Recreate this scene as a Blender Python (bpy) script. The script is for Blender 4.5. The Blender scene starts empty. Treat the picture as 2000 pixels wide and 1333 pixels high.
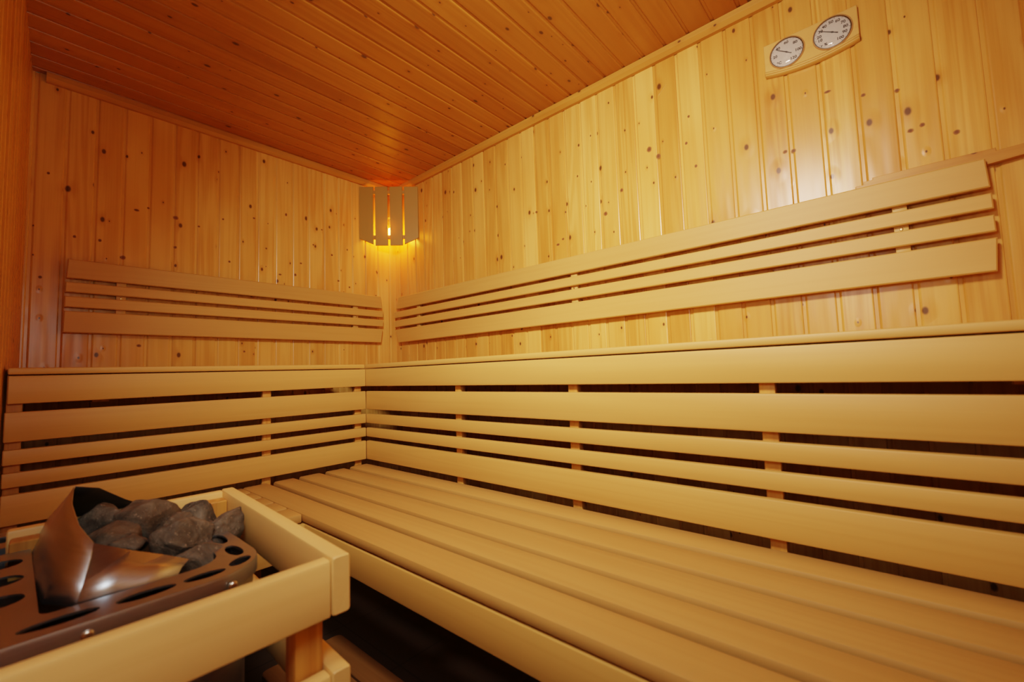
import bpy, bmesh, math, random
from mathutils import Vector, Matrix, noise

C = bpy.context.scene.collection
PI = math.pi
R_ = random.Random(7)

# ------------------------------------------------------------------ materials
def new_mat(name):
    m = bpy.data.materials.new(name)
    m.use_nodes = True
    nt = m.node_tree
    for n in list(nt.nodes):
        nt.nodes.remove(n)
    out = nt.nodes.new('ShaderNodeOutputMaterial')
    b = nt.nodes.new('ShaderNodeBsdfPrincipled')
    nt.links.new(b.outputs[0], out.inputs[0])
    return m, nt, b

class NT:
    """tiny helper for wiring nodes"""
    def __init__(s, nt): s.nt = nt
    def n(s, t, **kw):
        x = s.nt.nodes.new(t)
        for k, v in kw.items(): setattr(x, k, v)
        return x
    def l(s, a, b): s.nt.links.new(a, b)
    def math(s, op, a, b=None, c=None, clamp=False):
        x = s.n('ShaderNodeMath', operation=op, use_clamp=clamp)
        for i, v in enumerate((a, b, c)):
            if v is None: continue
            if isinstance(v, (int, float)): x.inputs[i].default_value = v
            else: s.l(v, x.inputs[i])
        return x.outputs[0]
    def comb(s, x, y, z):
        c = s.n('ShaderNodeCombineXYZ')
        for i, v in enumerate((x, y, z)):
            if isinstance(v, (int, float)): c.inputs[i].default_value = v
            else: s.l(v, c.inputs[i])
        return c.outputs[0]
    def noise(s, vec, scale, detail=2, rough=.5, dist=0):
        x = s.n('ShaderNodeTexNoise')
        s.l(vec, x.inputs['Vector'])
        x.inputs['Scale'].default_value = scale
        x.inputs['Detail'].default_value = detail
        x.inputs['Roughness'].default_value = rough
        x.inputs['Distortion'].default_value = dist
        return x.outputs[0]
    def mix(s, f, a, b, mode='MIX'):
        x = s.n('ShaderNodeMix', data_type='RGBA', blend_type=mode)
        for sock, v in ((x.inputs['Factor'], f), (x.inputs['A'], a), (x.inputs['B'], b)):
            if isinstance(v, (int, float)): sock.default_value = v
            elif isinstance(v, tuple): sock.default_value = (*v, 1)
            else: s.l(v, sock)
        return x.outputs['Result']
    def ramp(s, f, stops):
        x = s.n('ShaderNodeValToRGB')
        el = x.color_ramp.elements
        while len(el) > 1: el.remove(el[0])
        el[0].position, el[0].color = stops[0][0], (*stops[0][1], 1)
        for p, c in stops[1:]:
            e = el.new(p); e.color = (*c, 1)
        s.l(f, x.inputs[0])
        return x.outputs[0]
    def sstep(s, v, a, b):
        x = s.n('ShaderNodeMapRange', interpolation_type='SMOOTHSTEP')
        s.l(v, x.inputs['Value'])
        x.inputs['From Min'].default_value = a; x.inputs['From Max'].default_value = b
        return x.outputs[0]

def wood(name, light, dark, tint_lo, tint_hi, rough=.45, knots=0.0, grain=.5, bump=.15, wav=0.0, knot_scale=(7., 11.)):
    m, nt, b = new_mat(name)
    h = NT(nt)
    gc = h.n('ShaderNodeAttribute', attribute_name='gc')
    rn = h.n('ShaderNodeAttribute', attribute_name='rnd').outputs['Fac']
    sp = h.n('ShaderNodeSeparateXYZ'); h.l(gc.outputs['Vector'], sp.inputs[0])
    a, c, z = sp.outputs
    r37 = h.math('MULTIPLY', rn, 37.7)
    if knots:
        kv = h.comb(h.math('ADD', h.math('MULTIPLY', a, knot_scale[0]), r37), h.math('MULTIPLY', c, knot_scale[1]), h.math('MULTIPLY', rn, 91.3))
        kv2 = h.comb(h.math('ADD', h.math('MULTIPLY', a, knot_scale[0]), r37), h.math('ADD', h.math('MULTIPLY', c, knot_scale[1]), r37), 0.0)
        vo = h.n('ShaderNodeTexVoronoi', voronoi_dimensions='2D'); h.l(kv2, vo.inputs['Vector']); vo.inputs['Scale'].default_value = 1
        kd = vo.outputs['Distance']
        ks = h.n('ShaderNodeSeparateColor'); h.l(vo.outputs['Color'], ks.inputs[0])
        on = h.math('GREATER_THAN', ks.outputs[0], 1 - knots)
        size = h.math('MULTIPLY_ADD', h.math('POWER', ks.outputs[1], 2.5), .075, .026)
        core = h.math('MULTIPLY', on, h.math('SUBTRACT', 1.0, h.sstep(h.math('DIVIDE', kd, size), .55, 1.25)))
        halo = h.math('MULTIPLY', on, h.math('SUBTRACT', 1.0, h.sstep(h.math('DIVIDE', kd, size), .6, 4.2)))
    av = h.math('MULTIPLY', a, 1.0)
    bv = h.comb(h.math('MULTIPLY_ADD', a, .55, r37), h.math('MULTIPLY', c, 14), h.math('MULTIPLY_ADD', z, 14, h.math('MULTIPLY', rn, 91.3)))
    broad = h.noise(bv, 1.0, 1, .45, .4)
    if knots:
        broad = h.math('MULTIPLY_ADD', halo, .05, broad)
    rings = h.math('MULTIPLY_ADD', h.math('SINE', h.math('MULTIPLY', broad, 40.0)), .5, .5)
    fv = h.comb(h.math('MULTIPLY_ADD', a, 3.0, r37), h.math('MULTIPLY', c, 170), h.math('MULTIPLY', z, 170))
    fine = h.noise(fv, 1.0, 2, .6)
    pat = h.math('ADD', h.math('MULTIPLY', rings, .35), h.math('MULTIPLY', fine, .65))
    # patches of darker and lighter wood along each board
    pv = h.comb(h.math('MULTIPLY_ADD', a, 2.2, r37), h.math('MULTIPLY', c, 5), rn)
    patch = h.noise(pv, 1.0, 1, .5)
    gv = h.math('MULTIPLY_ADD', h.math('FRACT', h.math('MULTIPLY', rn, 7.31)), 1.0 if knots else .4, .4 if knots else .8)
    base = h.mix(h.math('MULTIPLY', h.math('MULTIPLY', h.sstep(pat, .25, .8), grain), gv, clamp=True), light, dark)
    tint = h.ramp(rn, [(0, tint_lo), (1, tint_hi)])
    base = h.mix(1.0, base, tint, 'MULTIPLY')
    base = h.mix(h.math('MULTIPLY', h.sstep(patch, .35, .75), .6 if knots else .16), base, h.mix(1.0, base, (.84, .68, .48), 'MULTIPLY'))
    if knots:
        base = h.mix(h.math('MULTIPLY', halo, .30), base, h.mix(1.0, base, (.82, .62, .42), 'MULTIPLY'))
        base = h.mix(h.math('MULTIPLY', core, .9), base, (.085, .032, .012))
    h.l(base, b.inputs['Base Color'])
    b.inputs['Roughness'].default_value = rough
    if wav:
        wv = h.comb(h.math('MULTIPLY_ADD', a, 4.0, r37), h.math('MULTIPLY', c, 20), h.math('MULTIPLY', rn, 17))
        hgt = h.math('MULTIPLY', h.noise(wv, 1.0, 1, .5), wav)
        if knots: hgt = h.math('MULTIPLY_ADD', halo, wav * .35, hgt)
    if wav:
        bp = h.n('ShaderNodeBump'); bp.inputs['Strength'].default_value = bump; bp.inputs['Distance'].default_value = .004
        h.l(hgt, bp.inputs['Height']); h.l(bp.outputs[0], b.inputs['Normal'])
    return m

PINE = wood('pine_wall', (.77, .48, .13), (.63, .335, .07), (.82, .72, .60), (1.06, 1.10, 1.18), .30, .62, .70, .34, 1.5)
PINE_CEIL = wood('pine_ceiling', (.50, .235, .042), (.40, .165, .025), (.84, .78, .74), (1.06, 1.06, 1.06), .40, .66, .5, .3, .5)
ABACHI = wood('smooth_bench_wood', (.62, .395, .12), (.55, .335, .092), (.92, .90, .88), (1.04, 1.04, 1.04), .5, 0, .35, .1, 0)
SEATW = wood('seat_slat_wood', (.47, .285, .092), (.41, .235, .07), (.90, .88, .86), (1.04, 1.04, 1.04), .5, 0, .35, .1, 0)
TRIMW = wood('pine_trim', (.56, .30, .062), (.44, .21, .038), (.95, .95, .95), (1, 1, 1), .42, .25, .5, .2, .3)
RAILW = wood('pine_rail', (.82, .58, .23), (.74, .50, .18), (.95, .95, .95), (1.03, 1.03, 1.03), .48, 0, .35, .12, 0)
POSTW = wood('pine_post', (.66, .355, .085), (.48, .22, .045), (.95, .95, .95), (1.03, 1.03, 1.03), .5, 0, .8, .12, 0)
BOARDW = wood('gauge_board_wood', (.66, .43, .135), (.58, .36, .10), (1, 1, 1), (1, 1, 1), .45, 0, .5, .08, 0)
SHADEW = wood('lamp_shade_wood', (.42, .265, .055), (.36, .215, .04), (.95, .95, .95), (1.04, 1.04, 1.04), .5, 0, .35, .1, 0)
MATW = wood('duckboard_wood', (.26, .135, .042), (.20, .095, .027), (.9, .9, .9), (1, 1, 1), .6, 0, .5, .1, 0)

def plain(name, col, rough=.5, metal=0.0, bump=None):
    m, nt, b = new_mat(name)
    h = NT(nt)
    tc = h.n('ShaderNodeTexCoord')
    nz = h.noise(tc.outputs['Object'], 60, 2, .5)
    h.l(h.mix(nz, tuple(x * .92 for x in col), tuple(min(1, x * 1.06) for x in col)), b.inputs['Base Color'])
    b.inputs['Roughness'].default_value = rough
    b.inputs['Metallic'].default_value = metal
    return m

def steel_mat():
    m, nt, b = new_mat('brushed_steel')
    h = NT(nt)
    tc = h.n('ShaderNodeTexCoord')
    mp = h.n('ShaderNodeMapping'); mp.inputs['Scale'].default_value = (3, 3, 160)
    h.l(tc.outputs['Object'], mp.inputs[0])
    nz = h.noise(mp.outputs[0], 3, 3, .6)
    h.l(h.mix(nz, (.42, .47, .52), (.56, .61, .66)), b.inputs['Base Color'])
    h.l(h.math('MULTIPLY_ADD', nz, .14, .30), b.inputs['Roughness'])
    b.inputs['Metallic'].default_value = 1
    return m

def stone_mat():
    m, nt, b = new_mat('sauna_stone')
    h = NT(nt)
    tc = h.n('ShaderNodeTexCoord')
    oi = h.n('ShaderNodeObjectInfo')
    v = h.n('ShaderNodeVectorMath', operation='ADD'); h.l(tc.outputs['Object'], v.inputs[0]); h.l(oi.outputs['Location'], v.inputs[1])
    n1 = h.noise(v.outputs[0], 30, 5, .65, .5)
    n2 = h.noise(v.outputs[0], 140, 4, .7)
    col = h.ramp(n1, [(.28, (.020, .019, .016)), (.5, (.092, .088, .072)), (.72, (.21, .20, .165))])
    col = h.mix(h.sstep(n2, .58, .72), col, (.34, .30, .24))
    col = h.mix(h.math('MULTIPLY', oi.outputs['Random'], .45), col, (.16, .105, .06))
    h.l(col, b.inputs['Base Color'])
    b.inputs['Roughness'].default_value = .8
    bp = h.n('ShaderNodeBump'); bp.inputs['Strength'].default_value = .7; bp.inputs['Distance'].default_value = .006
    h.l(h.math('ADD', h.math('MULTIPLY', n1, 1.2), h.math('MULTIPLY', n2, .35)), bp.inputs['Height']); h.l(bp.outputs[0], b.inputs['Normal'])
    return m

def tile_mat():
    m, nt, b = new_mat('dark_floor_tile')
    h = NT(nt)
    tc = h.n('ShaderNodeTexCoord')
    br = h.n('ShaderNodeTexBrick'); br.offset = 0; br.inputs['Scale'].default_value = 1
    br.inputs['Brick Width'].default_value = .33; br.inputs['Row Height'].default_value = .33
    br.inputs['Mortar Size'].default_value = .003; br.inputs['Mortar Smooth'].default_value = .3
    br.inputs['Color1'].default_value = (.060, .046, .032, 1); br.inputs['Color2'].default_value = (.072, .054, .037, 1)
    br.inputs['Mortar'].default_value = (.022, .018, .014, 1)
    mp = h.n('ShaderNodeMapping'); mp.inputs['Location'].default_value = (.01, .23, 0)
    h.l(tc.outputs['Object'], mp.inputs[0]); h.l(mp.outputs[0], br.inputs['Vector'])
    nz = h.noise(tc.outputs['Object'], 7, 4, .6)
    h.l(h.mix(h.math('MULTIPLY', nz, .7), br.outputs['Color'], (.035, .028, .020)), b.inputs['Base Color'])
    b.inputs['Roughness'].default_value = .5
    return m

def emit_mat(name, col, s):
    m, nt, b = new_mat(name)
    h = NT(nt)
    lw = h.n('ShaderNodeTexCoord')
    nz = h.noise(lw.outputs['Object'], 8, 1, .5)
    b.inputs['Base Color'].default_value = (*col, 1)
    h.l(h.mix(nz, col, tuple(min(1, c * 1.1) for c in col)), b.inputs['Emission Color'])
    b.inputs['Emission Strength'].default_value = s
    return m

def glass_mat():
    m, nt, b = new_mat('dial_glass')
    h = NT(nt)
    tc = h.n('ShaderNodeTexCoord')
    h.l(h.mix(h.noise(tc.outputs['Object'], 4, 1), (.99, .99, .99), (1, 1, 1)), b.inputs['Base Color'])
    tr = h.n('ShaderNodeBsdfTransparent'); gl = h.n('ShaderNodeBsdfGlossy'); gl.inputs['Roughness'].default_value = .02
    fr = h.n('ShaderNodeFresnel'); fr.inputs['IOR'].default_value = 1.5
    mx = h.n('ShaderNodeMixShader')
    h.l(fr.outputs[0], mx.inputs[0]); h.l(tr.outputs[0], mx.inputs[1]); h.l(gl.outputs[0], mx.inputs[2])
    out = [n for n in nt.nodes if n.type == 'OUTPUT_MATERIAL'][0]
    h.l(mx.outputs[0], out.inputs[0])
    return m

def knot_mat():
    """dark knots let into the boards: opaque heart, rim blending into the board"""
    m, nt, b = new_mat('wood_knot')
    h = NT(nt)
    gc = h.n('ShaderNodeAttribute', attribute_name='gc')
    sp = h.n('ShaderNodeSeparateXYZ'); h.l(gc.outputs['Vector'], sp.inputs[0])
    r = h.math('SQRT', h.math('ADD', h.math('POWER', sp.outputs[0], 2.0), h.math('POWER', sp.outputs[1], 2.0)))
    tc = h.n('ShaderNodeTexCoord')
    r = h.math('ADD', r, h.math('MULTIPLY_ADD', h.noise(tc.outputs['Object'], 160, 2), .3, -.15))
    h.l(h.ramp(r, [(0, (.15, .052, .012)), (.42, (.19, .070, .016)), (.6, (.36, .16, .04)), (.8, (.55, .29, .08))]), b.inputs['Base Color'])
    b.inputs['Roughness'].default_value = .6
    h.l(h.math('SUBTRACT', 1.0, h.sstep(r, .42, .95)), b.inputs['Alpha'])
    return m

STEEL = steel_mat(); STONE = stone_mat(); TILE = tile_mat(); GLASS = glass_mat(); KNOT = knot_mat()
BRASS = plain('brass_screw', (.78, .60, .30), .3, 1)
SCREW = plain('steel_screw', (.62, .58, .5), .28, 1)
DIALW = plain('dial_white', (.60, .58, .53), .5)
INK = plain('dial_print', (.05, .04, .035), .6)
RINGW = plain('dial_bezel_wood', (.50, .29, .12), .5)
DARK = plain('dark_steel', (.055, .048, .042), .5, .6)
BULB = emit_mat('amber_bulb', (1.0, .42, .03), 60)

# ------------------------------------------------------------------ mesh builder
class MB:
    def __init__(s): s.v = []; s.f = []; s.gc = []; s.rn = []; s.mi = []
    def face(s, vs, gcs, rnd, mi=0):
        i = len(s.v); s.v += [tuple(x) for x in vs]; s.f.append(tuple(range(i, i + len(vs))))
        s.gc.append(gcs); s.rn.append(rnd); s.mi.append(mi)
    def loft(s, sections, gfun, rnd, closed=True, caps=True, mi=0):
        """sections: lists of points joined into one shared-vertex skin"""
        n = len(sections[0]); base = len(s.v)
        for sec in sections: s.v += [tuple(p) for p in sec]
        def add(idx):
            s.f.append(tuple(idx)); s.gc.append([gfun(Vector(s.v[k])) for k in idx]); s.rn.append(rnd); s.mi.append(mi)
        for i in range(len(sections) - 1):
            a, b = base + i * n, base + (i + 1) * n
            for k in range(n if closed else n - 1):
                k2 = (k + 1) % n
                add((a + k, a + k2, b + k2, b + k))
        if caps:
            add(tuple(base + k for k in reversed(range(n))))
            e = base + (len(sections) - 1) * n
            add(tuple(e + k for k in range(n)))
    def bar(s, axis, lo, hi, r=.004, rnd=None, seg=2, mi=0, endr=.002):
        """box with rounded long edges, grain along `axis`"""
        ax = 'XYZ'.index(axis); o = [(1, 2), (2, 0), (0, 1)][ax]
        u0, u1, w0, w1 = lo[o[0]], hi[o[0]], lo[o[1]], hi[o[1]]
        r = min(r, (u1 - u0) * .45, (w1 - w0) * .45)
        rnd = R_.random() if rnd is None else rnd
        def sec(t, ins):
            P = []
            for (cu, cw, a0) in ((u1 - r, w1 - r, 0), (u0 + r, w1 - r, 90), (u0 + r, w0 + r, 180), (u1 - r, w0 + r, 270)):
                for k in range(seg + 1):
                    a = math.radians(a0 + 90 * k / seg)
                    q = [0, 0, 0]; q[ax] = t
                    rr = max(r - ins, 0)
                    q[o[0]] = cu + rr * math.cos(a); q[o[1]] = cw + rr * math.sin(a)
                    P.append(q)
            return P
        e = min(endr, r)
        S = [sec(lo[ax], e), sec(lo[ax] + e, 0), sec(hi[ax] - e, 0), sec(hi[ax], e)]
        g = lambda p: (p[ax], p[o[0]], p[o[1]])
        s.loft(S, g, rnd, mi=mi)
    def extrude(s, poly, fn, d0, d1, gfun, rnd, bev=.003, mi=0):
        """polygon [(u,w)] (ccw) pushed from d0 to d1 with a bevel on the far face; fn(u,w,d)->xyz"""
        n = len(poly)
        cu = sum(p[0] for p in poly) / n; cw = sum(p[1] for p in poly) / n
        def inset(b):
            out = []
            for i in range(n):
                p0, p1, p2 = Vector(poly[i - 1]), Vector(poly[i]), Vector(poly[(i + 1) % n])
                e1 = (p1 - p0).normalized(); e2 = (p2 - p1).normalized()
                n1 = Vector((-e1.y, e1.x)); n2 = Vector((-e2.y, e2.x))
                bis = n1 + n2
                if bis.length < 1e-6: bis = n1
                bis.normalize(); c = max(.35, bis.dot(n1))
                out.append(p1 + bis * (b / c))
            return out
        sg = 1 if d1 > d0 else -1
        S = [[fn(p[0], p[1], d0) for p in poly], [fn(p[0], p[1], d1 - sg * bev) for p in poly], [fn(p[0], p[1], d1) for p in inset(bev)]]
        s.loft(S, gfun, rnd, mi=mi)
    def build(s, name, mats, parent=None, loc=None, sharp=32, weld=True):
        me = bpy.data.meshes.new(name)
        me.from_pydata(s.v, [], s.f)
        if not isinstance(mats, (list, tuple)): mats = [mats]
        for m in mats: me.materials.append(m)
        at = me.attributes.new('gc', 'FLOAT_VECTOR', 'CORNER')
        flat = [c for fc in s.gc for p in fc for c in p]
        at.data.foreach_set('vector', flat)
        ar = me.attributes.new('rnd', 'FLOAT', 'FACE'); ar.data.foreach_set('value', s.rn)
        me.polygons.foreach_set('material_index', s.mi)
        bm = bmesh.new(); bm.from_mesh(me); bmesh.ops.recalc_face_normals(bm, faces=bm.faces); bm.to_mesh(me); bm.free()
        me.shade_smooth(); me.set_sharp_from_angle(angle=math.radians(sharp))
        me.update()
        o = bpy.data.objects.new(name, me); C.objects.link(o)
        if parent is not None:
            o.parent = parent
            T = parent.location if parent.type == 'EMPTY' and parent.parent is None else Vector()
            o.matrix_parent_inverse = Matrix.Identity(4)
        return o

def thing(name, label, cat, loc, rotz=0, group=None):
    o = bpy.data.objects.new(name, None); C.objects.link(o)
    o.location = loc; o.rotation_euler = (0, 0, rotz); o.empty_display_size = .1
    o['label'] = label; o['category'] = cat
    if group: o['group'] = group
    return o
def tag(o, label, cat, group=None):
    o['label'] = label; o['category'] = cat
    if group: o['group'] = group
    return o
def struct(o): o['kind'] = 'structure'; return o

def bar_obj(name, axis, lo, hi, mat, parent, org=(0, 0, 0), r=.004, rnd=None):
    """one bar given in room coordinates, stored relative to its thing's base `org`"""
    m = MB(); l = [lo[i] - org[i] for i in range(3)]; h = [hi[i] - org[i] for i in range(3)]
    m.bar(axis, l, h, r, rnd)
    return m.build(name, mat, parent)

def dome(name, mat, parent, c, axis, rad, hgt, n=12):
    """small screw head"""
    m = MB(); ax = Vector(axis).normalized(); t = ax.orthogonal().normalized(); b = ax.cross(t)
    S = []
    for k, (rr, hh) in enumerate(((1, 0), (1, .35), (.86, .75), (.5, 1.0))):
        S.append([Vector(c) + ax * hgt * hh + (t * math.cos(2 * PI * i / n) + b * math.sin(2 * PI * i / n)) * rad * rr for i in range(n)])
    m.loft(S, lambda p: tuple(p), .5)
    return m.build(name, mat, parent, sharp=60)

# ------------------------------------------------------------------ room shell
H = 2.10; XR = 2.772; WF = -.054        # wall_front: y = -1.654 + WF*x
PITCH = .0885
def board_profile(w):
    return [(0, -.012), (0, -.0042), (.0085, -.0042), (.0115, -.0012), (.0145, 0), (w - .004, 0), (w - .0012, -.0009), (w, -.0035), (w, -.012)]

def boards(m, u0, u1, start, t0, t1, fn, mi=0, pitch=PITCH, tone=(0, 1)):
    """boards side by side along u (joints at start + k*pitch), running t0..t1; fn(u,t,d)->xyz, d = out of the wall"""
    k = math.floor((u0 - start) / pitch)
    while start + k * pitch < u1 - 1e-4:
        a = start + k * pitch; k += 1
        P = [(min(max(a + x, u0), u1), d) for x, d in board_profile(pitch)]
        rnd = R_.uniform(*tone)
        gf = lambda q, a=a: None
        n = len(P); base = len(m.v)
        tt = (t0, t1) if not callable(t0) else (None, None)
        rows = []
        for t in (t0, t1):
            rows.append([fn(u, t, d) for u, d in P])
        for i in range(n - 1):
            vs = [rows[0][i], rows[0][i + 1], rows[1][i + 1], rows[1][i]]
            g = [(t0, P[i][0], P[i][1]), (t0, P[i + 1][0], P[i + 1][1]), (t1, P[i + 1][0], P[i + 1][1]), (t1, P[i][0], P[i][1])]
            m.face(vs, g, rnd, mi)

def knot_decal(m, cu, ct, ru, rt, fn, mi=1, ang=0.0):
    n = 14; ring = []; gr = []
    for i in range(n):
        a = 2 * PI * i / n
        x, y = math.cos(a) * ru, math.sin(a) * rt
        ring.append(fn(cu + x * math.cos(ang) - y * math.sin(ang), ct + x * math.sin(ang) + y * math.cos(ang), .0003)); gr.append((math.cos(a), math.sin(a), 0))
    ctr = fn(cu, ct, .0003)
    for i in range(n):
        j = (i + 1) % n
        m.face([ctr, ring[i], ring[j]], [(0, 0, 0), gr[i], gr[j]], .5, mi)

def wall_obj(name, m, thick_fn):
    o = struct(m.build(name, [PINE, KNOT], sharp=50))
    return o

# back wall (right half of the picture) in the plane y = 0
fB = lambda u, t, d: (u, -d, t)
m = MB(); boards(m, 0, XR, 1.108 - 13 * PITCH, 0, H, fB)
m.face([(0, .012, 0), (XR, .012, 0), (XR, .012, H), (0, .012, H)], [(0, 0, 0)] * 4, .5)
KB = [(1.784, 1.730, .0135, .016), (1.820, 1.689, .0125, .015), (1.575, 1.520, .012, .013), (1.655, 1.60, .010, .011), (1.945, 1.80, .006, .007), (1.93, 1.70, .007, .008),
      (1.960, 1.60, .007, .008), (2.245, 1.55, .009, .008), (2.268, 1.545, .010, .009), (2.455, 1.65, .008, .007), (2.53, 1.63, .008, .007), (2.37, 1.70, .012, .006),
      (2.55, 1.50, .009, .008), (2.575, 1.507, .008, .008), (1.32, 1.44, .012, .008), (1.35, 1.46, .009, .007), (1.20, 1.63, .008, .008), (2.64, 1.46, .009, .009)]
for u, t, a, b_ in KB: knot_decal(m, u, t, a, b_, fB)
wall_obj('wall_back', m, None)

# left wall in the plane x = 0
fL = lambda u, t, d: (d, u, t)
m = MB(); boards(m, -1.68, 0, -1.557, 0, H, fL, tone=(.5, 1))
KL = [(-1.33, 1.62, .012, .007), (-1.29, 1.64, .006, .006), (-1.19, 1.62, .013, .012), (-1.10, 1.60, .006, .006), (-1.19, 1.48, .008, .008), (-1.445, 1.46, .007, .009),
      (-1.37, 1.40, .011, .012), (-1.52, 1.46, .007, .008), (-.62, 1.50, .008, .006), (-.86, 1.70, .008, .006), (-.55, 1.62, .006, .006), (-.33, 1.40, .007, .007)]
KL += [(-1.60, 1.70, .006, .007), (-1.61, 1.28, .007, .008), (-1.47, 1.25, .007, .008), (-1.00, 1.66, .006, .006), (-.97, 1.45, .007, .007), (-.80, 1.55, .006, .007), (-.73, 1.42, .010, .006), (-.70, 1.76, .007, .012), (-.65, 1.43, .008, .010), (-.50, 1.72, .006, .006), (-.44, 1.58, .008, .008), (-.40, 1.43, .009, .007), (-1.31, 1.02, .010, .008), (-.90, 1.0, .007, .007)]
for u, t, a, b_ in KL: knot_decal(m, u, t, a, b_, fL)
wall_obj('wall_left', m, None)

# front wall (at the far left, almost edge-on) runs off at a slight angle
cw, sw = 1 / math.hypot(1, WF), WF / math.hypot(1, WF)
fF = lambda u, t, d: (u * cw - d * sw, -1.654 + u * sw + d * cw, t)
m = MB(); boards(m, -.02, 2.80, .03, 0, H, fF, tone=(0, .4))
wall_obj('wall_front', m, None)
fR = lambda u, t, d: (XR - d, u, t)
m = MB(); boards(m, -1.83, 0, -1.80, 0, H, fR)
wall_obj('wall_right', m, None)

# ceiling boards run parallel to the left wall
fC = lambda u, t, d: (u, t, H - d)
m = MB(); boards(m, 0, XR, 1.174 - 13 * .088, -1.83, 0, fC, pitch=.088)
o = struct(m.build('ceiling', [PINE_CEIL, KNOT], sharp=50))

m = MB()
m.face([(-.05, -1.9, 0), (XR + .05, -1.9, 0), (XR + .05, .05, 0), (-.05, .05, 0)], [(0, 0, 0)] * 4, .5)
struct(m.build('floor', TILE))

# ceiling trims: chamfered battens in the angle of wall and ceiling
def trim(name, fn, a, b):
    P = [(0, 2.067), (.016, 2.067), (.029, 2.080), (.031, 2.0995), (0, 2.0995)]
    m = MB()
    S = [[fn(t, d, z) for d, z in P] for t in (a, b)]
    m.loft(S, lambda p: (p[0] + p[1], p[2], 0), .6)
    return struct(m.build(name, TRIMW, sharp=25))
trim('trim_1', lambda t, d, z: (d, t, z), -1.617, 0)
trim('trim_2', lambda t, d, z: (t, -d, z), .031, XR)

# ------------------------------------------------------------------ upper bench
A, B = .600, .5765               # faces of the two upper-bench fronts
Z0 = .910                        # its top
ZS = [(.8077, .8875), (.7010, .7850), (.6375, .6800), (.5756, .6164), (.4720, .5565)]    # fascia + four panel boards
T = .020
# right-hand run, along the back wall
ub = thing('upper_bench', 'upper bench run along the back wall on the right, with slatted front panel', 'bench', (1.68, -.30, 0), group='upper bench runs')
og = (1.68, -.30, 0)
for i in range(5):
    y1 = -.022 - .1115 * i; y0 = y1 - .1075
    if i == 4: y0 = -B - .003
    bar_obj('seat_slat', 'X', ((.02 if i < 4 else A - .003), y0, Z0 - .0195), (XR - .02, y1, Z0), ABACHI, ub, og, .005)
bar_obj('fascia', 'X', (A - T, -B, ZS[0][0]), (XR - .006, -B + T, ZS[0][1]), ABACHI, ub, og, .004)
for z0, z1 in ZS[1:]:
    bar_obj('panel_board', 'X', (A, -B, z0), (XR - .006, -B + T, z1), ABACHI, ub, og, .004)
for x in (1.203, 1.7185, 2.2345):
    bar_obj('batten', 'Z', (x, -B + T, .36), (x + .0325, -B + T + .024, Z0 - .02), POSTW, ub, og, .003)
for x in (.70, 1.70, 2.62):
    bar_obj('bearer', 'Y', (x, -B + T + .03, .80), (x + .04, -.012, Z0 - .0205), POSTW, ub, og, .003)
# left-hand run, along the left wall
ub2 = thing('upper_bench', 'upper bench run along the left wall behind the heater, with slatted front panel', 'bench', (.30, -1.10, 0), group='upper bench runs')
og = (.30, -1.10, 0)
YE = -1.681
for i in range(5):
    x0 = .022 + .1165 * i; x1 = x0 + .112
    if i == 4: x1 = A + .003
    bar_obj('seat_slat', 'Y', (x0, YE + .003, Z0 - .0195), (x1, -B - .006, Z0), ABACHI, ub2, og, .005)
for k, (z0, z1) in enumerate(ZS):
    bar_obj('fascia' if k == 0 else 'panel_board', 'Y', (A - T, YE + (.004 if k == 0 else 0), z0), (A, -B - (.0015 if k == 0 else .0), z1), ABACHI, ub2, og, .004)
for y in (-1.679, -1.014, -.622):
    bar_obj('batten', 'Z', (A - T - .024, y, .36), (A - T, y + .0325, Z0 - .02), POSTW, ub2, og, .003)
for y in (-1.50, -.75):
    bar_obj('bearer', 'X', (.012, y, .80), (A - T - .03, y + .04, Z0 - .0205), POSTW, ub2, og, .003)

# ------------------------------------------------------------------ lower bench
S_ = .450; ST = .026
lb = thing('lower_bench', 'long slatted lower bench in front of the right-hand panel, filling the foreground', 'bench', (1.68, -.83, 0), group='lower bench runs')
og = (1.68, -.83, 0)
SL = [(-.656, -.566), (-.770, -.678), (-.880, -.787), (-.972, -.895), (-1.085, -.994)]
SL = [(-.656, -.566), (-.7685, -.6775), (-.8785, -.7875), (-.9765, -.8945), (-1.085, -.9965)]
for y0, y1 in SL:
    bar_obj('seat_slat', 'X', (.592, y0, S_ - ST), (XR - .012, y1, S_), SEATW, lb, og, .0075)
bar_obj('apron', 'X', (1.1185, -1.085, .344), (XR - .012, -1.065, .4205), ABACHI, lb, og, .003)
for x in (1.52, 2.10, 2.68):
    bar_obj('bearer', 'Y', (x, -1.064, .372), (x + .045, -.562, S_ - ST), POSTW, lb, og, .003)
    bar_obj('leg', 'Z', (x, -.64, 0), (x + .045, -.595, .372), POSTW, lb, og, .003)
lw_ = thing('lower_bench', 'short slatted lower bench wing along the left wall, half hidden by the heater guard', 'bench', (.86, -1.35, 0), group='lower bench runs')
og = (.86, -1.35, 0)
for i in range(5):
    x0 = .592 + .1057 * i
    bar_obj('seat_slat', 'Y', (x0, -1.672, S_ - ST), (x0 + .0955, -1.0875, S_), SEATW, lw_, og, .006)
bar_obj('apron', 'Y', (1.097, -1.69, .330), (1.117, -1.0655, .4205), ABACHI, lw_, og, .003)
for y in (-1.15, -1.60):
    bar_obj('bearer', 'X', (.598, y, .372), (1.096, y + .045, S_ - ST), POSTW, lw_, og, .003)
    bar_obj('leg', 'Z', (.80, y, 0), (.845, y + .045, .372), POSTW, lw_, og, .003)

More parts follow.
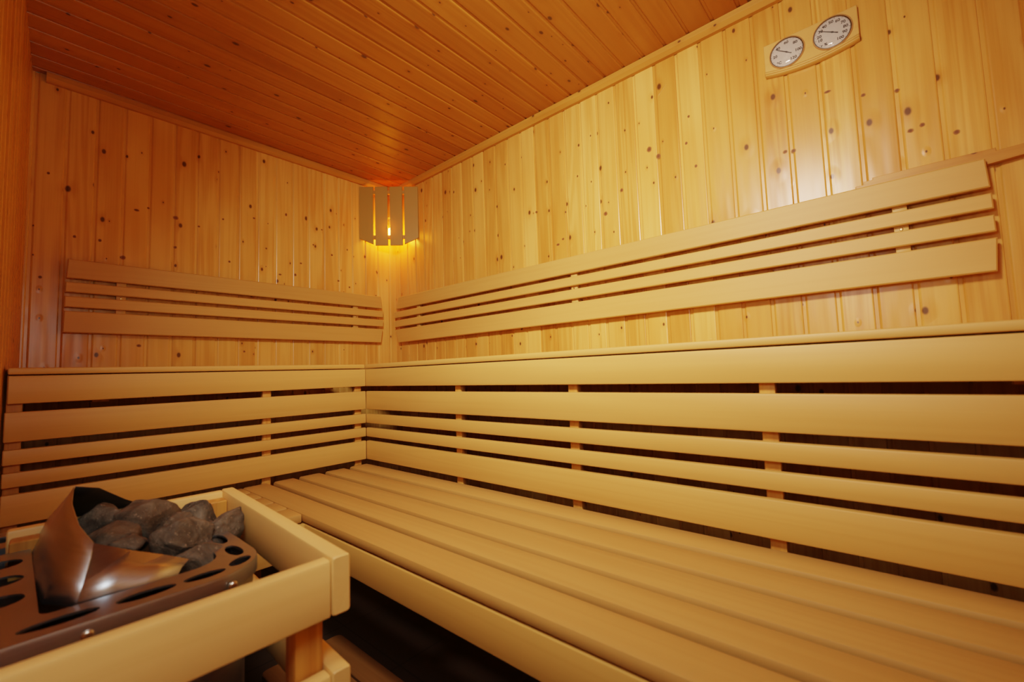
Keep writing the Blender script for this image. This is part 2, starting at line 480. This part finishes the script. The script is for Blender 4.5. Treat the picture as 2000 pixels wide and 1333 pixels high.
# ------------------------------------------------------------------ backrests on the walls
QZ = [(1.282, 1.358), (1.2255, 1.266), (1.166, 1.209), (1.0645, 1.150)]
def backrest(label, fn, ends, battens, org, ndir):
    t = thing('backrest', label, 'backrest', org, group='slatted backrests on the walls')
    O = Vector(org)
    for (z0, z1), (l0, l1, r0, r1) in zip(QZ, ends):
        m = MB()
        # polygon in (u, z): bottom-left, bottom-right, top-right, top-left
        poly = [(l0, z0), (r0, z0), (r1, z1), (l1, z1)]
        rnd = R_.random()
        f2 = lambda u, w, d: tuple(Vector(fn(u, w, d)) - O)
        m.extrude(poly, f2, .022, .040, lambda p: ((p[0] + p[1]), p[2], 0), rnd, .003)
        m.build('slat', ABACHI, t)
    for u in battens:
        m = MB(); p = [Vector(fn(u, 1.075, .001)) - O, Vector(fn(u + .032, 1.335, .022)) - O]
        lo = [min(p[0][i], p[1][i]) for i in range(3)]; hi = [max(p[0][i], p[1][i]) for i in range(3)]
        m.bar('Z', lo, hi, .002)
        b = m.build('batten', ABACHI, t)
        c = Vector(fn(u + .016, 1.2165, .022)) - O
        dome('screw', BRASS, b, c, ndir, .0042, .0012)
    return t
backrest('long slatted backrest on the back wall, at right below the twin dials', fB,
         [(.056, .084, 2.685, 2.681), (.038, .040, 2.687, 2.686), (.041, .042, 2.687, 2.686), (.077, .046, 2.681, 2.687)],
         (.252, 1.397, 2.494), (1.37, -.02, 1.21), (0, -1, 0))
backrest('shorter slatted backrest on the left wall above the heater', fL,
         [(-1.542, -1.538, -.129, -.139), (-1.5435, -1.543, -.122, -.122), (-1.544, -1.544, -.123, -.122), (-1.546, -1.544, -.139, -.127)],
         (-1.391, -.318), (.02, -.83, 1.21), (1, 0, 0))

# wooden strip left on the wall behind the top edge of the long backrest
m = MB()
poly = [(2.418, 1.334), (2.560, 1.340), (2.700, 1.347), (2.752, 1.351), (2.752, 1.379), (2.704, 1.377), (2.704, 1.385), (2.458, 1.385), (2.458, 1.379), (2.437, 1.379), (2.437, 1.370), (2.418, 1.370)]
m.extrude([(u - 2.58, w - 1.36) for u, w in poly], lambda u, w, d: (u, -d, w), .0005, .021, lambda p: (p[0], p[2], 0), .3, .001)
o = m.build('wall_strip', TRIMW); o.location = (2.58, 0, 1.36)
tag(o, 'narrow orange wooden strip on the back wall above the right end of the long backrest', 'wood strip')

# ------------------------------------------------------------------ corner lamp
lo_ = Vector((.0, .0, 1.70))
lamp = thing('corner_lamp', 'wooden slatted corner lamp glowing amber under the ceiling', 'lamp', lo_)
P2 = [Vector((.004, -.262)), Vector((.068, -.202)), Vector((.202, -.068)), Vector((.262, -.004))]
def lamp_slat(p, q, zb0, zb1, zt0=2.050, zt1=2.050, th=.011):
    m = MB(); d = (q - p).normalized(); nrm = Vector((d.y, -d.x))
    if nrm.dot(Vector((1, -1))) < 0: nrm = -nrm
    L = (q - p).length
    poly = [(0, zb0), (L, zb1), (L, zt1), (0, zt0)]
    fn = lambda u, w, dd: (p.x + d.x * u + nrm.x * dd - lo_.x, p.y + d.y * u + nrm.y * dd - lo_.y, w - lo_.z)
    m.extrude(poly, fn, -th, 0, lambda v: (v[2], v[0] - v[1], 0), R_.random(), .0015)
    return m.build('shade_slat', SHADEW, lamp)
lamp_slat(P2[0], P2[1] - (P2[1] - P2[0]).normalized() * .002, 1.717, 1.678)
md = (P2[2] - P2[1]); ml = md.length; md.normalize()
lamp_slat(P2[1] + md * .010, P2[1] + md * (ml / 2 - .007), 1.671, 1.671)
lamp_slat(P2[1] + md * (ml / 2 + .007), P2[2] - md * .010, 1.671, 1.671)
lamp_slat(P2[2] + (P2[3] - P2[2]).normalized() * .002, P2[3], 1.678, 1.717)
for z in (1.715, 2.005):       # cross pieces behind the slats
    m = MB(); IN = [Vector((.020, -.239)), Vector((.0745, -.1875)), Vector((.1875, -.0745)), Vector((.239, -.020))]
    OUT = [Vector((.010, -.247)), Vector((.068, -.190)), Vector((.190, -.068)), Vector((.247, -.010))]
    S = []
    for a, b in zip(IN, OUT):
        a2 = a - Vector((.012, -.012)); b2 = a
        S.append([(a2.x, a2.y, z - lo_.z), (b2.x, b2.y, z - lo_.z), (b2.x, b2.y, z + .022 - lo_.z), (a2.x, a2.y, z + .022 - lo_.z)])
    m.loft(S, lambda p: (p[0] + p[1], p[2], 0), .2)
    m.build('cross_piece', TRIMW, lamp)
m = MB(); n = 16; S = []
bz = 1.765 - lo_.z
for k in range(9):
    a = PI * k / 8; rr = .028 * math.sin(a) + (.008 if k > 6 else .0005)
    S.append([(.085 + rr * math.cos(2 * PI * i / n), -.085 + rr * math.sin(2 * PI * i / n), bz + .001 - .036 * math.cos(a)) for i in range(n)])
m.loft(S, lambda p: tuple(p), .5)
m.build('bulb', BULB, lamp, sharp=80)
m = MB(); S = []
for z, rr in ((1.795, .013), (1.80, .018), (1.86, .018), (1.865, .03), (1.868, .03)):
    S.append([(.085 + rr * math.cos(2 * PI * i / n), -.085 + rr * math.sin(2 * PI * i / n), z - lo_.z) for i in range(n)])
m.loft(S, lambda p: tuple(p), .5)
m.bar('X', (.003, -.091, 1.868 - lo_.z), (.16, -.079, 1.876 - lo_.z), .001)
m.build('bulb_holder', plain('lamp_holder', (.25, .2, .15), .5), lamp)
ld = bpy.data.lights.new('amber_bulb_light', 'POINT'); ld.energy = 3.8; ld.color = (1.0, .21, .005); ld.shadow_soft_size = .03
lobj = bpy.data.objects.new('amber_bulb_light', ld); C.objects.link(lobj); lobj.location = (.125, -.125, 1.78)

# ------------------------------------------------------------------ thermometer and hygrometer on one board
TX, TZ = 2.334, 1.875
th = thing('thermometer_hygrometer', 'wooden wall board with two round white dials near the ceiling', 'thermometer', (TX, 0, TZ))
hw = .126
def arc(zc, sag, n=14, w=hw):
    return [(-w + 2 * w * i / n, zc - sag * (1 - (2 * i / n - 1) ** 2)) for i in range(n + 1)]
fT = lambda u, w, d: (u, -d, w)
m = MB(); poly = arc(-.040, .016) + [(hw, .053), (-hw, .053)]
m.extrude(poly, fT, .001, .016, lambda p: (p[0], p[2], 0), .6, .002)
m.build('board', BOARDW, th)
m = MB()                                   # stepped moulding along the arched lower edge
lo1, up1 = arc(-.056, .016), arc(-.0405, .016)
for d1, ins in ((.022, 0), (.0265, .004)):
    poly = [(x, z + ins) for x, z in lo1] + [(x, z - ins) for x, z in reversed(up1)]
    m.extrude(poly, fT, .001, d1, lambda p: (p[0], p[2], 0), .5, .003)
m.build('moulding', BOARDW, th, sharp=50)
def text_mesh(parts):
    bmx = bmesh.new()
    for s, x, z, size in parts:
        cu = bpy.data.curves.new('t', 'FONT'); cu.body = s; cu.size = size; cu.align_x = 'CENTER'; cu.align_y = 'CENTER'; cu.extrude = 0; cu.offset = .0004; cu.resolution_u = 3
        ob = bpy.data.objects.new('t', cu); C.objects.link(ob)
        dg = bpy.context.evaluated_depsgraph_get(); dg.update()
        me = bpy.data.meshes.new_from_object(ob.evaluated_get(dg))
        me.transform(Matrix.Translation((x, 0, z)) @ Matrix.Rotation(PI / 2, 4, 'X'))
        bmx.from_mesh(me)
        bpy.data.objects.remove(ob); bpy.data.curves.remove(cu); bpy.data.meshes.remove(me)
    return bmx
def dial(cx, cz, rad, marks, unit, needle_deg, a0, a1, ticks):
    def disc(rs, mat, nm, sharp=40, par=None, n=48):
        m = MB(); S = [[(cx + r * math.cos(2 * PI * i / n), -d, cz + r * math.sin(2 * PI * i / n)) for i in range(n)] for r, d in rs]
        m.loft(S, lambda p: (p[0], p[2], 0), .5); return m.build(nm, mat, par or th, sharp=sharp)
    face = disc([(rad, .0162), (rad, .0185), (rad - .001, .0188)], DIALW, 'dial_face')
    m = MB(); n = 48          # bezel ring
    S = []
    for i in range(n + 1):
        a = 2 * PI * i / n; c, s_ = math.cos(a), math.sin(a)
        S.append([(cx + r * c, -d, cz + r * s_) for r, d in ((rad + .0005, .0162), (rad + .0036, .0162), (rad + .003, .0205), (rad + .0015, .0215), (rad + .0005, .0205))])
    m.loft(S, lambda p: (p[0], p[2], 0), .5, caps=False); m.build('bezel', RINGW, th, sharp=60)
    bmx = text_mesh([(t, cx + rad * .70 * math.sin(math.radians(a)), cz + rad * .70 * math.cos(math.radians(a)), .0125) for t, a in marks] +
                    [(unit[0], cx + unit[1] * rad, cz + unit[2] * rad, .0125)])
    for v in bmx.verts: v.co.y = -.0191
    for k in range(ticks + 1):
        a = math.radians(a0 + (a1 - a0) * k / ticks); r0 = rad * (.86 if k % 2 == 0 else .9); r1 = rad * .945; w = .0004
        dv = Vector((math.sin(a), math.cos(a))); nv = Vector((dv.y, -dv.x)) * w
        q = [dv * r0 - nv, dv * r0 + nv, dv * r1 + nv, dv * r1 - nv]
        bmx.faces.new([bmx.verts.new((cx + p.x, -.0191, cz + p.y)) for p in q])
    me = bpy.data.meshes.new('markings'); bmx.to_mesh(me); bmx.free(); me.materials.append(INK)
    mk = bpy.data.objects.new('markings', me); C.objects.link(mk); mk.parent = face
    a = math.radians(needle_deg); dv = Vector((math.sin(a), math.cos(a))); nv = Vector((dv.y, -dv.x))
    m = MB()
    outline = [dv * -.34 - nv * .03, dv * -.34 + nv * .03, dv * -.1 + nv * .022, dv * 0 + nv * .05, dv * .1 + nv * .025, dv * .62 + nv * .018, dv * .8, dv * .62 - nv * .018, dv * .1 - nv * .025, dv * 0 - nv * .05, dv * -.1 - nv * .022]
    outline = [o_ * rad for o_ in outline]
    S = [[(cx + p.x, -d, cz + p.y) for p in outline] for d in (.0200, .0207)]
    m.loft(S, lambda p: (p[0], p[2], 0), .5); m.build('needle', INK, face)
    # domed cover glass
    m = MB(); S = []
    for k in range(8):
        t = k / 7; r = rad * math.cos(t * PI / 2 * .985); d = .0205 + .0095 * math.sin(t * PI / 2)
        S.append([(cx + r * math.cos(2 * PI * i / 48), -d, cz + r * math.sin(2 * PI * i / 48)) for i in range(48)])
    m.loft(S, lambda p: (p[0], p[2], 0), .5, caps=False)
    m.face(list(S[-1]), [(0, 0, 0)] * 48, .5)
    m.build('glass_cover', GLASS, th, sharp=80)
dial(-.060, -.002, .047, [('20', -92), ('40', -45), ('60', 1), ('80', 50), ('100', 102), ('120', 148)], ('\u00b0C', -.49, -.585), -54, -138, 150, 24)
dial(.062, -.002, .048, [('10', -109), ('20', -87), ('30', -59), ('40', -33), ('50', -2), ('60', 27.5), ('70', 58), ('80', 87), ('90', 115), ('100', 147)], ('r %', -.47, -.62), -58.5, -128, 150, 20)

# ------------------------------------------------------------------ duckboard on the floor
db = thing('duckboard', 'flat brown wooden duckboard lying on the dark tiles beside the heater guard', 'duckboard', (1.68, -1.06, 0))
for y0, y1 in ((-1.018, -.943), (-1.098, -1.024), (-1.180, -1.104)):
    m = MB(); y0 += 1.06; y1 += 1.06
    poly = []
    r0 = .018 if y0 < -.1 else .004; r1 = .018 if y1 > .1 else .004
    x0, x1 = 1.056 - 1.68, 2.30 - 1.68
    for cx, cy, a_, r in ((x1 - r1, y1 - r1, 0, r1), (x0 + r1, y1 - r1, 90, r1), (x0 + r0, y0 + r0, 180, r0), (x1 - r0, y0 + r0, 270, r0)):
        for k in range(5):
            q = math.radians(a_ + 22.5 * k); poly.append((cx + r * math.cos(q), cy + r * math.sin(q)))
    m.extrude(poly, lambda u, w, d: (u, w, d), .012, .026, lambda p: (p[0], p[1], p[2]), R_.random(), .002)
    m.build('slat', MATW, db)
for x in (-.50, 0, .50):
    bar_obj('runner', 'Y', (x - .02, -.11, 0), (x + .02, .11, .012), MATW, db, (0, 0, 0), .001)

# ------------------------------------------------------------------ heater guard (wooden fence)
GZ = .600; GH = .080
fe = thing('heater_guard', 'pale wooden two-rail guard fence around the heater in the left foreground', 'guard fence', (1.862, -1.340, 0), math.radians(-2.7))
def L3(x0, y0, z0, x1, y1, z1): return (x0, y0, z0), (x1, y1, z1)
for zt in (GZ, .447):
    a, b = L3(-.600, -.0265, zt - GH, 0, 0, zt); bar_obj('rail', 'X', a, b, RAILW, fe, r=.005)
    a, b = L3(-.0270, -.395, zt - GH - .001, -.0025, -.0268, zt - .003); bar_obj('rail', 'Y', a, b, RAILW, fe, r=.005).rotation_euler.z = math.radians(2.6)
    a, b = L3(-.600, -.355, zt - GH - .001, -.5765, -.0268, zt - .001); bar_obj('rail', 'Y', a, b, RAILW, fe, r=.005)
for x0, y0 in ((-.0655, -.0655), (-.5760, -.0655), (-.0655, -.390), (-.5760, -.350)):
    a, b = L3(x0, y0, 0, x0 + .038, y0 + .038, GZ - (.014 if x0 < -.3 else .045)); bar_obj('post', 'Z', a, b, POSTW, fe, r=.003)

# ------------------------------------------------------------------ heater
HX, HY = 1.43, -1.565
he = thing('sauna_heater', 'steel electric sauna heater with slotted rim and bent steel guard, full of stones', 'heater', (HX, HY, 0))
RZ = .570
def rrect(x0, x1, y0, y1, r, n=8):
    """rounded rectangle, ccw, heater-local"""
    P = []
    for cx, cy, a0, rr in ((x1 - r[0], y1 - r[0], 0, r[0]), (x0 + r[1], y1 - r[1], 90, r[1]), (x0 + r[2], y0 + r[2], 180, r[2]), (x1 - r[3], y0 + r[3], 270, r[3])):
        for k in range(n + 1):
            a = math.radians(a0 + 90 * k / n); P.append((cx + rr * math.cos(a) - HX, cy + rr * math.sin(a) - HY))
    return P
OX0, OX1, OY0, OY1 = 1.135, 1.722, -1.712, -1.392
OUT = rrect(OX0, OX1, OY0, OY1, (.085, .085, .03, .03))
INN = rrect(1.205, 1.655, -1.638, -1.440, (.045, .045, .012, .012))
def ell(cx, cy, rx, ry, ang=0, n=18):
    c, s_ = math.cos(ang), math.sin(ang)
    return [(cx - HX + rx * math.cos(2 * PI * k / n) * c - ry * math.sin(2 * PI * k / n) * s_, cy - HY + rx * math.cos(2 * PI * k / n) * s_ + ry * math.sin(2 * PI * k / n) * c) for k in range(n)]
holes = [ell(x, -1.672, .024, .024) for x in (1.195, 1.285, 1.375, 1.468, 1.560)]
holes += [ell(1.690, -1.622, .013, .036), ell(1.692, -1.540, .013, .032), ell(1.692, -1.474, .012, .026), ell(1.676, -1.424, .012, .020, math.radians(40))]
holes += [ell(x, -1.416, .030, .011) for x in (1.62, 1.54, 1.45, 1.36, 1.27)]
holes += [ell(1.170, y, .013, .030) for y in (-1.60, -1.52, -1.45)]
# rim plate: outline with the stone opening and the slots cut out
bmx = bmesh.new(); edges = []
for loop in [OUT, INN] + holes:
    vs = [bmx.verts.new((x, y, RZ)) for x, y in loop]
    edges += [bmx.edges.new((vs[i], vs[(i + 1) % len(vs)])) for i in range(len(vs))]
bmesh.ops.triangle_fill(bmx, edges=edges, use_beauty=True, use_dissolve=False)
def inside(p, poly):
    c = False; n = len(poly)
    for i in range(n):
        (x1, y1), (x2, y2) = poly[i], poly[i - 1]
        if (y1 > p.y) != (y2 > p.y) and p.x < (x2 - x1) * (p.y - y1) / (y2 - y1) + x1: c = not c
    return c
kill = [f for f in bmx.faces if any(inside(f.calc_center_median(), hl) for hl in [INN] + holes) or not inside(f.calc_center_median(), OUT)]
bmesh.ops.delete(bmx, geom=kill, context='FACES')
bmesh.ops.recalc_face_normals(bmx, faces=bmx.faces)
for f in bmx.faces:
    if f.normal.z < 0: f.normal_flip()
me = bpy.data.meshes.new('rim'); bmx.to_mesh(me); bmx.free(); me.materials.append(STEEL)
rim = bpy.data.objects.new('rim', me); C.objects.link(rim); rim.parent = he
sd = rim.modifiers.new('thickness', 'SOLIDIFY'); sd.thickness = .003; sd.offset = -1
# skirt below the rim (two stepped bands) and the body
def ring(name, pts_z, mat, par, closed_caps=False):
    m = MB(); S = [[(x, y, z) for x, y in P] for P, z in pts_z]
    m.loft(S, lambda p: (p[0], p[2], p[1]), .5, caps=closed_caps)
    return m.build(name, mat, par, sharp=35)
def shrink(P, d, c=(1.43 - HX, -1.552 - HY)):
    hx, hy = (OX1 - OX0) / 2, (OY1 - OY0) / 2
    return [(c[0] + (x - c[0]) * (1 - d / hx), c[1] + (y - c[1]) * (1 - d / hy)) for x, y in P]
sk = ring('rim_skirt', [(OUT, RZ - .0005), (shrink(OUT, -.001), RZ - .004), (shrink(OUT, -.001), RZ - .022), (shrink(OUT, .004), RZ - .025), (shrink(OUT, .004), RZ - .043), (shrink(OUT, .012), RZ - .046)], STEEL, he)
BODY = shrink(OUT, .013)
ring('body', [(BODY, .10), (BODY, RZ - .044)], STEEL, he)
ring('stone_basket', [(INN, RZ - .002), (shrink(INN, .012), RZ - .09), (shrink(INN, .02), RZ - .16)], DARK, he)
m = MB(); Q = [(x, y, .523) for x, y in shrink(BODY, .001)]
m.face(Q, [(0, 0, 0)] * len(Q), .5); m.build('dark_body_cap', DARK, he)  # added dark plate standing in for the shade seen through the rim slots
for x, y in ((1.19, -1.66), (1.67, -1.66), (1.19, -1.44), (1.66, -1.44)):
    m = MB(); m.bar('Z', (x - .015 - HX, y - .015 - HY, 0), (x + .015 - HX, y + .015 - HY, .102), .003); m.build('foot', DARK, he)
for y in (-1.600, -1.447):
    dome('screw', SCREW, sk, (1.7225 - HX, y - HY, RZ - .016), (1, 0, 0), .0065, .004)
# bent steel sheets standing in the opening: left cheek, back plate, near cheek
def sheet(name, rows, mat, th_=.0015):
    m = MB(); S = [[(x - HX, y - HY, z) for x, y, z in r] for r in rows]
    m.loft(S, lambda p: tuple(p), .5, closed=False, caps=False)
    o = m.build(name, mat, he, sharp=50)
    s = o.modifiers.new('thickness', 'SOLIDIFY'); s.thickness = th_; s.offset = 0
    return o
sheet('left_guard_sheet', [
    [(1.652, -1.606, .566), (1.640, -1.598, .590), (1.620, -1.590, .615), (1.605, -1.586, .630)],
    [(1.60, -1.634, .566), (1.58, -1.618, .598), (1.565, -1.604, .628), (1.555, -1.598, .648)],
    [(1.50, -1.638, .566), (1.49, -1.622, .608), (1.485, -1.608, .644), (1.48, -1.601, .667)],
    [(1.36, -1.638, .566), (1.39, -1.621, .616), (1.42, -1.605, .658), (1.44, -1.597, .684)],
    [(1.225, -1.632, .566), (1.28, -1.616, .612), (1.35, -1.598, .656), (1.40, -1.592, .680)]], STEEL)
sheet('back_guard_sheet', [
    [(1.225, -1.632, .566), (1.28, -1.616, .612), (1.35, -1.598, .656), (1.40, -1.592, .680)],
    [(1.225, -1.600, .560), (1.25, -1.580, .600), (1.29, -1.570, .640), (1.335, -1.555, .660)],
    [(1.225, -1.540, .555), (1.24, -1.530, .580), (1.26, -1.520, .610), (1.285, -1.510, .620)],
    [(1.225, -1.450, .550), (1.23, -1.450, .560), (1.24, -1.450, .570), (1.25, -1.450, .580)]], DARK)
sheet('near_guard_sheet', [
    [(1.654, -1.606, .566), (1.640, -1.598, .590), (1.605, -1.586, .630)],
    [(1.654, -1.572, .566), (1.635, -1.560, .588), (1.600, -1.545, .606)],
    [(1.654, -1.540, .566), (1.632, -1.524, .580), (1.598, -1.505, .586)],
    [(1.654, -1.500, .566), (1.635, -1.490, .572), (1.612, -1.476, .573)]], STEEL)

# ------------------------------------------------------------------ stones
def stone(label, c, size, seed, rot=0.0, tips=()):
    rr = random.Random(seed); bmx = bmesh.new()
    for k in range(15):
        z = 1 - 2 * (k + .5) / 15; ph = k * 2.39996 + rr.uniform(-.5, .5); q = math.sqrt(1 - z * z)
        s = rr.uniform(.74, 1.10)
        bmx.verts.new((q * math.cos(ph) * size[0] * s, q * math.sin(ph) * size[1] * s, z * size[2] * s))
    for t in tips: bmx.verts.new(t)
    r = bmesh.ops.convex_hull(bmx, input=bmx.verts)
    bmesh.ops.delete(bmx, geom=[g for g in r['geom_interior'] if isinstance(g, bmesh.types.BMVert)], context='VERTS')
    bmesh.ops.dissolve_limit(bmx, angle_limit=math.radians(24), verts=bmx.verts, edges=bmx.edges)
    bmesh.ops.bevel(bmx, geom=list(bmx.edges), offset=.0022, segments=1, affect='EDGES', profile=.5)
    bmesh.ops.triangulate(bmx, faces=bmx.faces)
    bmesh.ops.subdivide_edges(bmx, edges=bmx.edges, cuts=3, use_grid_fill=True)
    bmx.normal_update()
    off = Vector((seed * 3.1, seed * 1.7, 0))
    moves = []
    for v in bmx.verts:
        n1 = noise.fractal(v.co * 32 + off, 1.0, 2.0, 3); n2 = noise.noise(v.co * 110 + off)
        moves.append(v.normal * (n1 * .0036 + n2 * .0010))
    for v, mv in zip(bmx.verts, moves): v.co += mv
    bmesh.ops.rotate(bmx, verts=bmx.verts, matrix=Matrix.Rotation(rot, 3, 'Z'))
    me = bpy.data.meshes.new('sauna_stone'); bmx.to_mesh(me); bmx.free(); me.materials.append(STONE)
    me.shade_smooth(); me.set_sharp_from_angle(angle=math.radians(38))
    o = bpy.data.objects.new('sauna_stone', me); C.objects.link(o); o.location = c
    return tag(o, label, 'stone', 'stones piled on the heater')
stone('dark stone at the far left of the pile, inside the bent steel guard', (1.352, -1.560, .600), (.055, .050, .042), 3, .3)
stone('large rounded grey stone at the top middle of the heater pile', (1.40, -1.496, .597), (.058, .060, .048), 11, .8)
stone('pale flat stone wedged against the steel edge at the front left', (1.505, -1.533, .585), (.034, .038, .022), 5, .2)
stone('brownish oblong stone in the middle front of the heater pile', (1.52, -1.473, .583), (.045, .060, .036), 8, .25)
stone('broad pale stone at the back right of the pile, nearest the back rail', (1.36, -1.409, .562), (.055, .062, .050), 21, 1.1)
stone('pointed upright grey stone at the right end of the heater pile', (1.48, -1.402, .556), (.046, .046, .044), 34, 0, tips=((-.025, .050, .046), (-.01, .046, .030)))
stone('low dark stone at the front right, just above the slotted rim', (1.575, -1.452, .556), (.036, .056, .032), 17, .1)
stone('small dark angular stone between the large rounded stone and the oblong one', (1.44, -1.455, .592), (.026, .026, .024), 29, .5)
stone('mid-grey flat stone lying in front of the dark left stone', (1.45, -1.545, .592), (.045, .044, .026), 41, .9)

# ------------------------------------------------------------------ light
def area(name, loc, target, size, size_y, energy, col):
    d = bpy.data.lights.new(name, 'AREA'); d.shape = 'RECTANGLE'; d.size = size; d.size_y = size_y; d.energy = energy; d.color = col
    o = bpy.data.objects.new(name, d); C.objects.link(o); o.location = loc
    o.rotation_euler = (Vector(target) - Vector(loc)).to_track_quat('-Z', 'Y').to_euler()
    return o
area('cabin_light', (2.15, -1.64, 1.83), (1.35, 0, 1.05), .30, .22, 18.8, (1.0, .76, .60)).data.spread = math.radians(110)
# soft fill light added behind the camera to brighten the room, no real source
ld = bpy.data.lights.new('added_fill_light', 'POINT'); ld.energy = 8.2; ld.color = (.92, .98, 1.0); ld.shadow_soft_size = .12
lobj = bpy.data.objects.new('added_fill_light', ld); C.objects.link(lobj); lobj.location = (2.30, -1.65, 1.20)
w = bpy.data.worlds.new('World'); bpy.context.scene.world = w; w.use_nodes = True
bg = [n for n in w.node_tree.nodes if n.type == 'BACKGROUND'][0]
bg.inputs[0].default_value = (1, .75, .45, 1); bg.inputs[1].default_value = .05

# ------------------------------------------------------------------ camera
yaw, pitch, roll = 2.28924443, .0708522165, -.0336137414
f = Vector((math.cos(pitch) * math.cos(yaw), math.cos(pitch) * math.sin(yaw), math.sin(pitch)))
r = f.cross(Vector((0, 0, 1))).normalized(); u = r.cross(f)
r2 = r * math.cos(roll) + u * math.sin(roll); u2 = -r * math.sin(roll) + u * math.cos(roll)
cd = bpy.data.cameras.new('Camera'); cam = bpy.data.objects.new('Camera', cd); C.objects.link(cam)
Mx = Matrix((r2, u2, -f)).transposed().to_4x4(); Mx.translation = Vector((2.47228571, -1.66883236, .85101739))
cam.matrix_world = Mx
cd.sensor_width = 36; cd.sensor_fit = 'HORIZONTAL'; cd.lens = 854.096 / 2000 * 36; cd.clip_start = .01
cd.dof.use_dof = True; cd.dof.focus_distance = 2.0; cd.dof.aperture_fstop = 3.5
sc = bpy.context.scene
sc.camera = cam
sc.view_settings.view_transform = 'Filmic'; sc.view_settings.look = 'Medium High Contrast'; sc.view_settings.exposure = 0
sc.cycles.use_denoising = True
sc.cycles.max_bounces = 7; sc.cycles.diffuse_bounces = 5; sc.cycles.glossy_bounces = 3; sc.cycles.caustics_reflective = False; sc.cycles.caustics_refractive = False
sc.cycles.use_adaptive_sampling = True; sc.cycles.adaptive_threshold = .06; sc.cycles.adaptive_min_samples = 16
